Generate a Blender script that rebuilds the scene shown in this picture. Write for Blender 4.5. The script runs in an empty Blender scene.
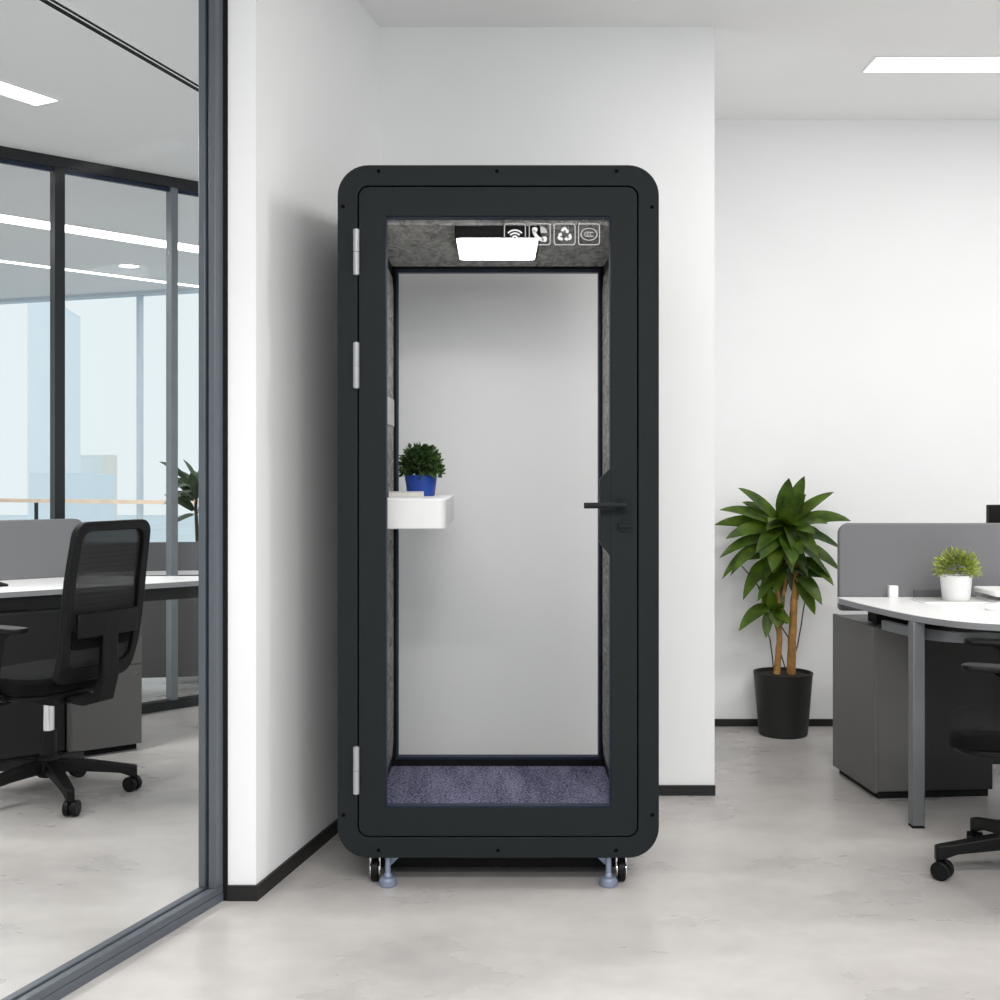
import bpy, bmesh, math, random
from mathutils import Vector, Matrix
R = math.radians
PI = math.pi
sc = bpy.context.scene
COL = sc.collection

# ------------------------------------------------------------------ camera, sky, lamps, exposure
F = 1200.0            # focal length in pixels of the 1000 px frame
CX, CY, EYE = 498.0, 468.0, 1.30
cam_data = bpy.data.cameras.new('camera')
cam = bpy.data.objects.new('camera', cam_data)
COL.objects.link(cam)
cam.location = (0, 0, EYE)
cam.rotation_euler = (R(90), 0, 0)
cam_data.sensor_width = 36.0
cam_data.lens = 36.0 * F / 1000.0
cam_data.shift_x = (500 - CX) / 1000.0
cam_data.shift_y = -(500 - CY) / 1000.0
cam_data.clip_start = 0.05
cam_data.clip_end = 900
sc.camera = cam

world = bpy.data.worlds.new('sky')
sc.world = world
world.use_nodes = True
bg = world.node_tree.nodes['Background']
bg.inputs[0].default_value = (0.90, 0.97, 1.0, 1)
bg.inputs[1].default_value = 0.92

def lamp(name, loc, sx, sy, watts, rotz=0.0, col=(1, 0.985, 0.96)):
    d = bpy.data.lights.new(name, 'AREA')
    d.shape = 'RECTANGLE'; d.size = sx; d.size_y = sy; d.energy = watts; d.color = col
    o = bpy.data.objects.new(name, d); COL.objects.link(o)
    o.location = loc; o.rotation_euler = (0, 0, rotz)
    return o
lamp('ceiling_fill', (2.6, 3.7, 3.03), 2.6, 0.3, 55)  # all of these are unseen fill lights, added without fixtures
lamp('ceiling_fill', (0.4, 0.4, 3.03), 3.2, 0.25, 110)
lamp('ceiling_fill', (1.4, -1.0, 3.03), 4.0, 0.3, 120)
lamp('ceiling_fill', (-2.6, 4.2, 2.85), 0.7, 2.0, 62, R(-25))  # added office fill, broader than the strip light there
lamp('ceiling_fill', (-3.2, 8.2, 2.85), 2.4, 0.7, 60, R(43))

sc.view_settings.view_transform = 'Standard'
sc.view_settings.look = 'None'
sc.view_settings.exposure = 0.08
sc.view_settings.gamma = 1.0
sc.view_settings.use_curve_mapping = False
sc.cycles.transparent_max_bounces = 32
sc.cycles.diffuse_bounces = 6
sc.cycles.max_bounces = 14

# ------------------------------------------------------------------ helpers
def W(px, py, d):
    """point at depth d seen at pixel (px, py) of the photo"""
    return Vector(((px - CX) * d / F, d, EYE - (py - CY) * d / F))

def s2l(c):
    c = c / 255.0
    return c / 12.92 if c <= 0.04045 else ((c + 0.055) / 1.055) ** 2.4
def rgb(r, g, b): return (s2l(r), s2l(g), s2l(b), 1)

MATS = {}
def mat(name, col, rough=0.5, metal=0.0, spec=0.5, var=0.06, scale=12.0, bump=0.0, bscale=60.0, coat=0.0, detail=4.0):
    """principled material whose colour and roughness are broken up by noise"""
    if name in MATS: return MATS[name]
    m = bpy.data.materials.new(name); m.use_nodes = True
    nt = m.node_tree; n = nt.nodes; l = nt.links
    p = n['Principled BSDF']
    p.inputs['Roughness'].default_value = rough
    p.inputs['Metallic'].default_value = metal
    p.inputs['Specular IOR Level'].default_value = spec
    p.inputs['Coat Weight'].default_value = coat
    tc = n.new('ShaderNodeTexCoord')
    nz = n.new('ShaderNodeTexNoise'); nz.inputs['Scale'].default_value = scale; nz.inputs['Detail'].default_value = detail
    l.new(tc.outputs['Object'], nz.inputs['Vector'])
    rp = n.new('ShaderNodeValToRGB')
    rp.color_ramp.elements[0].position = 0.3; rp.color_ramp.elements[1].position = 0.7
    rp.color_ramp.elements[0].color = tuple(max(0, c * (1 - var)) for c in col[:3]) + (1,)
    rp.color_ramp.elements[1].color = tuple(min(1, c * (1 + var)) for c in col[:3]) + (1,)
    l.new(nz.outputs['Fac'], rp.inputs['Fac'])
    l.new(rp.outputs['Color'], p.inputs['Base Color'])
    if bump:
        bz = n.new('ShaderNodeTexNoise'); bz.inputs['Scale'].default_value = bscale; bz.inputs['Detail'].default_value = 5
        l.new(tc.outputs['Object'], bz.inputs['Vector'])
        b = n.new('ShaderNodeBump'); b.inputs['Strength'].default_value = bump; b.inputs['Distance'].default_value = 0.004
        l.new(bz.outputs['Fac'], b.inputs['Height']); l.new(b.outputs['Normal'], p.inputs['Normal'])
    MATS[name] = m
    return m

def emit(name, col, strength):
    if name in MATS: return MATS[name]
    m = bpy.data.materials.new(name); m.use_nodes = True
    nt = m.node_tree; nt.nodes.remove(nt.nodes['Principled BSDF'])
    e = nt.nodes.new('ShaderNodeEmission'); e.inputs[0].default_value = col; e.inputs[1].default_value = strength
    nt.links.new(e.outputs[0], nt.nodes['Material Output'].inputs[0])
    MATS[name] = m
    return m

def glass(name, tint, ior=1.35, rough=0.01):
    if name in MATS: return MATS[name]
    m = bpy.data.materials.new(name); m.use_nodes = True
    nt = m.node_tree; n = nt.nodes; l = nt.links
    n.remove(n['Principled BSDF'])
    t = n.new('ShaderNodeBsdfTransparent'); t.inputs[0].default_value = tint
    g = n.new('ShaderNodeBsdfGlossy'); g.inputs['Roughness'].default_value = rough
    lw = n.new('ShaderNodeLayerWeight'); lw.inputs[0].default_value = 0.5
    pw = n.new('ShaderNodeMath'); pw.operation = 'POWER'; pw.inputs[1].default_value = 5.0
    l.new(lw.outputs['Facing'], pw.inputs[0])
    f0 = ((ior - 1) / (ior + 1)) ** 2
    f = n.new('ShaderNodeMath'); f.operation = 'MULTIPLY_ADD'; f.inputs[1].default_value = 0.25 * (1 - f0); f.inputs[2].default_value = f0
    l.new(pw.outputs[0], f.inputs[0])
    mx = n.new('ShaderNodeMixShader')
    l.new(f.outputs[0], mx.inputs[0]); l.new(t.outputs[0], mx.inputs[1]); l.new(g.outputs[0], mx.inputs[2])
    l.new(mx.outputs[0], n['Material Output'].inputs[0])
    MATS[name] = m
    return m

def obj(name, bm, m, parent=None, loc=None, rotz=0.0, smooth=35, bevel=0.0, bseg=2, sub=0):
    me = bpy.data.meshes.new(name)
    bmesh.ops.recalc_face_normals(bm, faces=bm.faces)
    bm.to_mesh(me); bm.free()
    for x in (m if isinstance(m, (list, tuple)) else [m]): me.materials.append(x)
    if smooth:
        for p in me.polygons: p.use_smooth = True
        me.set_sharp_from_angle(angle=R(smooth))
    o = bpy.data.objects.new(name, me); COL.objects.link(o)
    if loc is not None: o.location = loc
    o.rotation_euler = (0, 0, rotz)
    if parent is not None: o.parent = parent
    if bevel:
        b = o.modifiers.new('bevel', 'BEVEL'); b.width = bevel; b.segments = bseg
        b.limit_method = 'ANGLE'; b.angle_limit = R(40); b.harden_normals = False
    if sub:
        s = o.modifiers.new('smooth', 'SUBSURF'); s.levels = sub; s.render_levels = sub
    return o

def thing(name, label, cat, loc=(0, 0, 0), rotz=0.0, group=None):
    o = bpy.data.objects.new(name, None); COL.objects.link(o)
    o.empty_display_size = 0.1
    o.location = loc; o.rotation_euler = (0, 0, rotz)
    return tag(o, label, cat, group)
def tag(o, label, cat, group=None):
    o['label'] = label; o['category'] = cat
    if group: o['group'] = group
    return o
def struct(o):
    o['kind'] = 'structure'; return o

def BM(): return bmesh.new()
def box(bm, x0, x1, y0, y1, z0, z1, M=None):
    v = [Vector((x, y, z)) for z in (z0, z1) for y in (y0, y1) for x in (x0, x1)]
    if M is not None: v = [M @ p for p in v]
    v = [bm.verts.new(p) for p in v]
    for f in ((0, 2, 3, 1), (4, 5, 7, 6), (0, 1, 5, 4), (2, 6, 7, 3), (0, 4, 6, 2), (1, 3, 7, 5)):
        bm.faces.new([v[i] for i in f])
    return bm
def prism(bm, pts, z0, z1):
    a = [bm.verts.new((p[0], p[1], z0)) for p in pts]
    b = [bm.verts.new((p[0], p[1], z1)) for p in pts]
    n = len(pts)
    bm.faces.new(a[::-1]); bm.faces.new(b)
    for i in range(n): bm.faces.new((a[i], a[(i + 1) % n], b[(i + 1) % n], b[i]))
    return bm
def prism_xz(bm, pts, y0, y1):
    a = [bm.verts.new((p[0], y0, p[1])) for p in pts]
    b = [bm.verts.new((p[0], y1, p[1])) for p in pts]
    n = len(pts)
    bm.faces.new(a); bm.faces.new(b[::-1])
    for i in range(n): bm.faces.new((a[i], b[i], b[(i + 1) % n], a[(i + 1) % n]))
    return bm
def rrect(x0, z0, x1, z1, r, n=10):
    pts = []
    for cx, cz, a0 in ((x1 - r, z1 - r, 0), (x0 + r, z1 - r, 90), (x0 + r, z0 + r, 180), (x1 - r, z0 + r, 270)):
        for i in range(n + 1):
            a = R(a0 + 90 * i / n)
            pts.append((cx + r * math.cos(a), cz + r * math.sin(a)))
    return pts
def ring(bm, outer, inner, f0, f1):
    """closed ring between two outlines; f0/f1 map an outline point to 3-D for the front/back"""
    n = len(outer)
    A = [bm.verts.new(f0(p)) for p in outer]; B = [bm.verts.new(f0(p)) for p in inner]
    C = [bm.verts.new(f1(p)) for p in outer]; D = [bm.verts.new(f1(p)) for p in inner]
    for i in range(n):
        j = (i + 1) % n
        bm.faces.new((A[i], A[j], B[j], B[i])); bm.faces.new((C[i], D[i], D[j], C[j]))
        bm.faces.new((A[i], C[i], C[j], A[j])); bm.faces.new((B[i], B[j], D[j], D[i]))
    return bm
def ring_y(bm, outer, inner, y0, y1):
    return ring(bm, outer, inner, lambda p: (p[0], y0, p[1]), lambda p: (p[0], y1, p[1]))
def cyl(bm, p0, p1, r0, r1=None, seg=20, cap=True):
    r1 = r0 if r1 is None else r1
    p0, p1 = Vector(p0), Vector(p1); t = (p1 - p0).normalized()
    u = t.orthogonal().normalized(); w = t.cross(u)
    a, b = [], []
    for i in range(seg):
        c, s = math.cos(2 * PI * i / seg), math.sin(2 * PI * i / seg)
        a.append(bm.verts.new(p0 + (u * c + w * s) * r0)); b.append(bm.verts.new(p1 + (u * c + w * s) * r1))
    for i in range(seg):
        j = (i + 1) % seg; bm.faces.new((a[i], a[j], b[j], b[i]))
    if cap: bm.faces.new(a[::-1]); bm.faces.new(b)
    return bm
def lathe(bm, prof, c=(0, 0, 0), seg=32):
    rows = []
    for r, z in prof:
        if r < 1e-6: rows.append([bm.verts.new((c[0], c[1], c[2] + z))])
        else: rows.append([bm.verts.new((c[0] + r * math.cos(2 * PI * i / seg), c[1] + r * math.sin(2 * PI * i / seg), c[2] + z)) for i in range(seg)])
    for a, b in zip(rows, rows[1:]):
        for i in range(seg):
            j = (i + 1) % seg
            if len(a) == 1: bm.faces.new((a[0], b[i], b[j]))
            elif len(b) == 1: bm.faces.new((a[i], a[j], b[0]))
            else: bm.faces.new((a[i], a[j], b[j], b[i]))
    return bm
def tube(bm, pts, rad, seg=10):
    pts = [Vector(p) for p in pts]; n = len(pts); prev = None; u = None
    for k, p in enumerate(pts):
        t = (pts[min(k + 1, n - 1)] - pts[max(k - 1, 0)]).normalized()
        u = t.orthogonal().normalized() if u is None else (u - t * u.dot(t)).normalized()
        w = t.cross(u); r = rad[k] if isinstance(rad, (list, tuple)) else rad
        cur = [bm.verts.new(p + (u * math.cos(2 * PI * i / seg) + w * math.sin(2 * PI * i / seg)) * r) for i in range(seg)]
        if prev:
            for i in range(seg):
                j = (i + 1) % seg; bm.faces.new((prev[i], prev[j], cur[j], cur[i]))
        else: bm.faces.new(cur[::-1])
        prev = cur
    bm.faces.new(prev)
    return bm
def sweep_box(bm, secs):
    """loft of rectangular sections: each is (centre, half-width vector, half-height vector)"""
    prev = None
    for c, u, w in secs:
        c, u, w = Vector(c), Vector(u), Vector(w)
        cur = [bm.verts.new(c + a * u + b * w) for a, b in ((-1, -1), (1, -1), (1, 1), (-1, 1))]
        if prev:
            for i in range(4):
                j = (i + 1) % 4; bm.faces.new((prev[i], prev[j], cur[j], cur[i]))
        else: bm.faces.new(cur[::-1])
        prev = cur
    bm.faces.new(prev)
    return bm

# ------------------------------------------------------------------ materials
def wall_mat(name, col):
    return mat(name, col, rough=0.75, spec=0.2, var=0.012, scale=2.0, bump=0.03, bscale=180)
M_wall = wall_mat('white_wall_paint', (0.885, 0.89, 0.895, 1))
M_ceil = wall_mat('white_ceiling_paint', (0.86, 0.86, 0.86, 1))
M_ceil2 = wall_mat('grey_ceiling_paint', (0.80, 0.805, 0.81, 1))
M_base = mat('black_skirting', rgb(10, 10, 9), 0.45)
M_frame = mat('slate_aluminium', rgb(92, 98, 106), 0.4, 0.2, var=0.04)
M_dark = mat('dark_aluminium', rgb(32, 35, 37), 0.4, 0.3, var=0.04)
M_black = mat('black_plastic', rgb(6, 6, 6), 0.5, spec=0.25, var=0.08)
M_blackm = mat('matt_black', rgb(7, 7, 7), 0.7, var=0.08, spec=0.25)
M_fabric = mat('black_fabric', rgb(6, 6, 7), 0.9, var=0.12, scale=300, bump=0.2, bscale=500, spec=0.2)
M_booth = mat('charcoal_lacquer', rgb(25, 30, 32), 0.6, var=0.02, spec=0.2)
M_boothin = mat('black_lining', rgb(14, 15, 16), 0.6, var=0.04, spec=0.3)
M_navy = mat('navy_seal', rgb(18, 34, 60), 0.5, var=0.04)
M_grey = mat('grey_laminate', rgb(92, 91, 90), 0.5, var=0.02)
M_greyd = mat('black_laminate_and_shade', rgb(10, 11, 11), 0.6, var=0.03)  # also colours the blocks that stand in for under-desk shade
M_screen = mat('grey_screen_fabric', rgb(118, 118, 121), 0.9, var=0.04, scale=250, bump=0.1, bscale=500, spec=0.2)
M_desk = mat('white_desktop', (0.86, 0.86, 0.86, 1), 0.35, var=0.01)
M_edge = mat('grey_desk_edge', rgb(140, 141, 144), 0.4, var=0.02)
M_leg = mat('grey_steel', rgb(116, 118, 121), 0.4, 0.35, var=0.03)
M_chrome = mat('polished_chrome', (0.82, 0.82, 0.84, 1), 0.12, 1.0, var=0.02)
M_hinge = mat('satin_steel', rgb(168, 170, 172), 0.38, 0.35, var=0.03)
M_foot = mat('blue_grey_steel', rgb(134, 144, 166), 0.4, 0.3, var=0.04)
M_white = mat('white_plastic', (0.86, 0.86, 0.86, 1), 0.4, var=0.01)
M_decal = mat('white_decal', (0.9, 0.9, 0.9, 1), 0.6, var=0.01)
M_decalg = mat('grey_decal', rgb(190, 190, 188), 0.6, var=0.01)
M_light = emit('lit_diffuser', (1, 1, 0.99, 1), 4.0)
M_boothlight = emit('lit_booth_lamp', (1, 1, 1, 1), 14.0)
M_soil = mat('potting_soil', rgb(40, 31, 24), 0.95, var=0.4, scale=70, bump=0.8, bscale=90)
M_trunk = mat('tan_trunk', rgb(158, 116, 62), 0.8, var=0.35, scale=25, bump=0.5, bscale=50)
M_twig = mat('dark_twig', rgb(52, 46, 30), 0.8, var=0.2)
M_potb = mat('black_pot', rgb(17, 18, 16), 0.55, var=0.04)
M_potblue = mat('blue_pot', rgb(18, 64, 156), 0.45, var=0.04)
M_glass = glass('clear_glass', (0.985, 0.99, 0.99, 1), 1.08)
M_bglass = glass('booth_glass', (0.985, 0.985, 0.985, 1), 1.05)
M_mull = mat('pale_mullion', rgb(200, 212, 222), 0.5, var=0.03)
M_wood = mat('pale_wood', rgb(244, 222, 200), 0.5, var=0.08)

def leaf_mat(name, c0, c1, rough=0.4):
    m = bpy.data.materials.new(name); m.use_nodes = True
    nt = m.node_tree; n = nt.nodes; l = nt.links; p = n['Principled BSDF']
    p.inputs['Roughness'].default_value = rough; p.inputs['Specular IOR Level'].default_value = 0.35
    tc = n.new('ShaderNodeTexCoord'); nz = n.new('ShaderNodeTexNoise')
    nz.inputs['Scale'].default_value = 9; nz.inputs['Detail'].default_value = 3
    l.new(tc.outputs['Object'], nz.inputs['Vector'])
    rp = n.new('ShaderNodeValToRGB'); rp.color_ramp.elements[0].position = 0.35; rp.color_ramp.elements[1].position = 0.65
    rp.color_ramp.elements[0].color = c0; rp.color_ramp.elements[1].color = c1
    l.new(nz.outputs['Fac'], rp.inputs['Fac']); l.new(rp.outputs['Color'], p.inputs['Base Color'])
    tr = n.new('ShaderNodeBsdfTranslucent'); l.new(rp.outputs['Color'], tr.inputs[0])
    mx = n.new('ShaderNodeMixShader'); mx.inputs[0].default_value = 0.2
    l.new(p.outputs[0], mx.inputs[1]); l.new(tr.outputs[0], mx.inputs[2])
    l.new(mx.outputs[0], n['Material Output'].inputs[0])
    return m
M_leaf = leaf_mat('glossy_leaf', rgb(38, 62, 14), rgb(86, 112, 26))
M_leafd = leaf_mat('dark_leaf', rgb(40, 66, 28), rgb(78, 108, 48), 0.55)
M_leafy = leaf_mat('yellow_green_leaf', rgb(116, 132, 48), rgb(186, 194, 106), 0.5)
M_leafb = leaf_mat('grey_green_leaf', rgb(38, 58, 40), rgb(72, 90, 60), 0.5)  # muted grey-green for the plant beyond the far glass

def floor_mat():
    m = bpy.data.materials.new('polished_concrete'); m.use_nodes = True
    nt = m.node_tree; n = nt.nodes; l = nt.links; p = n['Principled BSDF']
    tc = n.new('ShaderNodeTexCoord')
    mp = n.new('ShaderNodeMapping'); mp.inputs['Scale'].default_value = (0.9, 1.6, 1)
    l.new(tc.outputs['Object'], mp.inputs['Vector'])
    a = n.new('ShaderNodeTexNoise'); a.inputs['Scale'].default_value = 1.7; a.inputs['Detail'].default_value = 6; a.inputs['Roughness'].default_value = 0.52; a.inputs['Distortion'].default_value = 0.15
    l.new(mp.outputs[0], a.inputs['Vector'])
    r = n.new('ShaderNodeValToRGB'); e = r.color_ramp.elements
    e[0].position = 0.30; e[0].color = rgb(171, 167, 165); e[1].position = 0.70; e[1].color = rgb(197, 193, 190)
    l.new(a.outputs['Fac'], r.inputs['Fac'])
    b = n.new('ShaderNodeTexNoise'); b.inputs['Scale'].default_value = 14; b.inputs['Detail'].default_value = 6
    l.new(tc.outputs['Object'], b.inputs['Vector'])
    mx = n.new('ShaderNodeMixRGB'); mx.blend_type = 'OVERLAY'; mx.inputs[0].default_value = 0.12
    l.new(r.outputs[0], mx.inputs[1]); l.new(b.outputs['Fac'], mx.inputs[2])
    l.new(mx.outputs[0], p.inputs['Base Color'])
    rr = n.new('ShaderNodeMapRange'); rr.inputs['To Min'].default_value = 0.20; rr.inputs['To Max'].default_value = 0.38
    l.new(a.outputs['Fac'], rr.inputs['Value']); l.new(rr.outputs[0], p.inputs['Roughness'])
    p.inputs['Specular IOR Level'].default_value = 0.4
    return m
M_floor = floor_mat()

def felt_mat():
    m = bpy.data.materials.new('mottled_grey_felt'); m.use_nodes = True
    nt = m.node_tree; n = nt.nodes; l = nt.links; p = n['Principled BSDF']
    p.inputs['Roughness'].default_value = 0.95; p.inputs['Specular IOR Level'].default_value = 0.1
    tc = n.new('ShaderNodeTexCoord')
    mp = n.new('ShaderNodeMapping'); mp.inputs['Scale'].default_value = (1, .28, 1)
    l.new(tc.outputs['Object'], mp.inputs['Vector'])
    a = n.new('ShaderNodeTexNoise'); a.inputs['Scale'].default_value = 26; a.inputs['Detail'].default_value = 9; a.inputs['Roughness'].default_value = 0.75; a.inputs['Distortion'].default_value = 1.6
    l.new(mp.outputs[0], a.inputs['Vector'])
    r = n.new('ShaderNodeValToRGB'); e = r.color_ramp.elements
    e[0].position = 0.34; e[0].color = rgb(92, 92, 90); e[1].position = 0.62; e[1].color = rgb(178, 177, 174)
    l.new(a.outputs['Fac'], r.inputs['Fac']); l.new(r.outputs[0], p.inputs['Base Color'])
    return m
M_felt = felt_mat()

def carpet_mat():
    m = bpy.data.materials.new('blue_grey_carpet'); m.use_nodes = True
    nt = m.node_tree; n = nt.nodes; l = nt.links; p = n['Principled BSDF']
    p.inputs['Roughness'].default_value = 1.0; p.inputs['Specular IOR Level'].default_value = 0.05
    tc = n.new('ShaderNodeTexCoord')
    a = n.new('ShaderNodeTexNoise'); a.inputs['Scale'].default_value = 130; a.inputs['Detail'].default_value = 3
    l.new(tc.outputs['Object'], a.inputs['Vector'])
    w = n.new('ShaderNodeTexNoise'); w.inputs['Scale'].default_value = 9; w.inputs['Detail'].default_value = 2
    mp = n.new('ShaderNodeMapping'); mp.inputs['Scale'].default_value = (1.6, 0.25, 1)
    l.new(tc.outputs['Object'], mp.inputs['Vector']); l.new(mp.outputs[0], w.inputs['Vector'])
    ad = n.new('ShaderNodeMath'); ad.operation = 'MULTIPLY_ADD'; ad.inputs[1].default_value = 0.35
    l.new(w.outputs['Fac'], ad.inputs[0]); l.new(a.outputs['Fac'], ad.inputs[2])
    r = n.new('ShaderNodeValToRGB'); e = r.color_ramp.elements
    e[0].position = 0.52; e[0].color = rgb(58, 58, 80); e[1].position = 0.86; e[1].color = rgb(156, 156, 184)
    l.new(ad.outputs[0], r.inputs['Fac']); l.new(r.outputs[0], p.inputs['Base Color'])
    return m
M_carpet = carpet_mat()

def mesh_mat():
    """woven chair mesh: fine horizontal bands, a little see-through"""
    m = bpy.data.materials.new('woven_black_mesh'); m.use_nodes = True
    nt = m.node_tree; n = nt.nodes; l = nt.links; p = n['Principled BSDF']
    p.inputs['Roughness'].default_value = 0.8
    tc = n.new('ShaderNodeTexCoord')
    w = n.new('ShaderNodeTexWave'); w.bands_direction = 'Z'; w.inputs['Scale'].default_value = 16; w.inputs['Distortion'].default_value = 0.4
    l.new(tc.outputs['Object'], w.inputs['Vector'])
    r = n.new('ShaderNodeValToRGB'); r.color_ramp.elements[0].color = rgb(9, 9, 9); r.color_ramp.elements[1].color = rgb(24, 24, 24)
    l.new(w.outputs['Fac'], r.inputs['Fac']); l.new(r.outputs[0], p.inputs['Base Color'])
    t = n.new('ShaderNodeBsdfTransparent'); mx = n.new('ShaderNodeMixShader'); mx.inputs[0].default_value = 0.06
    l.new(p.outputs[0], mx.inputs[1]); l.new(t.outputs[0], mx.inputs[2])
    l.new(mx.outputs[0], n['Material Output'].inputs[0])
    return m
M_mesh = mesh_mat()

# ------------------------------------------------------------------ the setting
ZC, ZL = 3.054, 2.865                       # ceilings: main room, left office
GD = Vector((-0.344, -0.939, 0)).normalized()   # the glass partition runs this way towards the viewer
GP = Vector((-0.8215, 3.611, 0))            # foot of its last post, front edge
GN = Vector((-GD.y, GD.x, 0)) * -1          # across the partition, towards the office (left)
if GN.x > 0: GN = -GN
LW = lambda d, x=-0.728: x + 0.2233 * (d - 3.611)     # the oblique left wall
g_end = GP + GD * 3.6

struct(obj('floor', prism(BM(), [(-10, -1.5), (6, -1.5), (6, 7.5), (1.6, 9.05), (-10, 13.2)], -0.12, 0), M_floor))
struct(obj('ceiling', prism(BM(), [(g_end.x, -1.5), (6, -1.5), (6, 6.2), (-0.15, 6.2), (LW(4.771, -0.8125), 4.771), (-0.8125, 3.611), (g_end.x, g_end.y)], ZC, ZC + 0.2), M_ceil))
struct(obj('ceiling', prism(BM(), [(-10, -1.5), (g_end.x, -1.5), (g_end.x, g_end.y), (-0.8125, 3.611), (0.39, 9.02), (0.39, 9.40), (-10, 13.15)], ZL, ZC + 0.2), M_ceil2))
wl = struct(obj('wall_left', prism(BM(), [(-0.8125, 3.611), (-0.728, 3.611), (LW(4.771), 4.771), (LW(4.771, -0.8125), 4.771)], 0, ZC), M_wall))
struct(obj('wall_back', prism(BM(), [(LW(4.771, -0.8125), 4.771), (0.861, 4.771), (0.861, 6.047), (LW(6.047, -0.8125), 6.047)], 0, ZC), M_wall))
struct(obj('wall_right', box(BM(), 6.0, 6.15, -1.5, 6.2, 0, ZC), M_wall))
struct(obj('wall_bay', prism(BM(), [(LW(6.047, -0.8125), 6.047), (6.0, 6.047), (6.0, 6.2), (LW(6.2, -0.8125), 6.2)], 0, ZC), M_wall))
struct(obj('wall_office', prism(BM(), [(LW(6.2, -0.8125), 6.2), (LW(6.2, -0.66), 6.2), (LW(9.3, -0.66), 9.3), (LW(9.3, -0.8125), 9.3)], 0, ZL), M_wall))
# skirting boards
bb = BM(); prism(bb, [(-0.813, 3.600), (-0.722, 3.600), (LW(4.762, -0.717), 4.760), (LW(4.762, -0.728), 4.770), (-0.728, 3.6105), (-0.813, 3.6105)], 0, 0.046)
struct(obj('baseboard_left', bb, M_base))
struct(obj('baseboard_back', box(BM(), -0.46, 0.8625, 4.759, 4.7705, 0, 0.040), M_base))
struct(obj('baseboard_bay', box(BM(), 0.8625, 6.0, 6.035, 6.0465, 0, 0.036), M_base))

# the large glass partition on the left: sill, post, head, pane
win1 = bpy.data.objects.new('window_1', None); COL.objects.link(win1); struct(win1)
win1.location = GP; win1.rotation_euler = (0, 0, math.atan2(-GD.x, GD.y) + PI) # local +Y runs away from the viewer along the partition
# local frame: y negative = towards the viewer, x negative = into the office
L = 3.6
obj('sill', box(BM(), -0.0608, 0.0000, -L, 0.0, 0, 0.026), M_frame, win1, bevel=0.003)
obj('sill_ridge', box(BM(), -0.0258, -0.0015, -L, 0.0, 0.026, 0.048), M_frame, win1, bevel=0.003)
obj('sill_ridge', box(BM(), -0.0608, -0.0365, -L, 0.0, 0.026, 0.048), M_frame, win1, bevel=0.003)
obj('post', box(BM(), -0.0608, -0.0365, -0.05, 0.0, 0.048, ZL), M_frame, win1, bevel=0.003)
obj('post', box(BM(), -0.0258, -0.0015, -0.05, 0.0, 0.048, ZL), M_frame, win1, bevel=0.003)
obj('post_channel', box(BM(), -0.0365, -0.0258, -0.03, 0.0, 0.026, ZL), M_blackm, win1)
obj('head', box(BM(), -0.0608, -0.0015, -L, -0.05, ZL - 0.05, ZL), M_frame, win1, bevel=0.003)
obj('glass_pane', box(BM(), -0.0350, -0.0274, -L, -0.03, 0.026, ZL - 0.04), M_glass, win1)
# the dark seal between post and wall
struct(obj('trim_1', box(BM(), -0.8275, -0.813, 3.603, 3.63, 0, ZL), M_blackm))

# far glass wall of the office
FW = Vector((math.cos(R(43)), math.sin(R(43)), 0))
FP = Vector((-1.889, 6.367, 0))
win2 = bpy.data.objects.new('window_2', None); COL.objects.link(win2); struct(win2)
win2.location = FP; win2.rotation_euler = (0, 0, R(43))
def t_on(px):        # distance along the far wall where pixel column px meets it
    k = (px - CX) / F
    return (k * FP.y - FP.x) / (FW.x - k * FW.y)
T0, T1 = -4.2, 2.55
obj('base_rail', box(BM(), T0, T1, -0.03, 0.03, 0, 0.05), M_dark, win2)
obj('head_rail', box(BM(), T0, T1, -0.035, 0.035, ZL - 0.055, ZL), M_dark, win2)
obj('head_seal', box(BM(), T0, T1, -0.01, 0.01, ZL - 0.075, ZL - 0.055), M_navy, win2)
ts = [t_on(57), t_on(172)]
for i, (px, w) in enumerate(((57.5, 0.026), (172, 0.019))):
    t = t_on(px); obj('mullion', box(BM(), t - w, t + w, -0.03, 0.03, 0.05, ZL - 0.055), M_dark if i == 0 else mat('grey_mullion', rgb(120, 126, 130), 0.45, 0.2), win2)
for t in (t_on(57) - 0.9, t_on(57) - 1.8, t_on(57) - 2.7, t_on(172) + 0.9):
    obj('mullion', box(BM(), t - 0.035, t + 0.035, -0.03, 0.03, 0.05, ZL - 0.055), M_dark, win2)
edges = [T0, t_on(57) - 2.7, t_on(57) - 1.8, t_on(57) - 0.9, t_on(57), t_on(172), t_on(172) + 0.9, T1]
for a, b in zip(edges, edges[1:]):
    obj('glass_pane', box(BM(), a + 0.02, b - 0.02, -0.005, 0.005, 0.05, ZL - 0.055), M_glass, win2)

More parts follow.
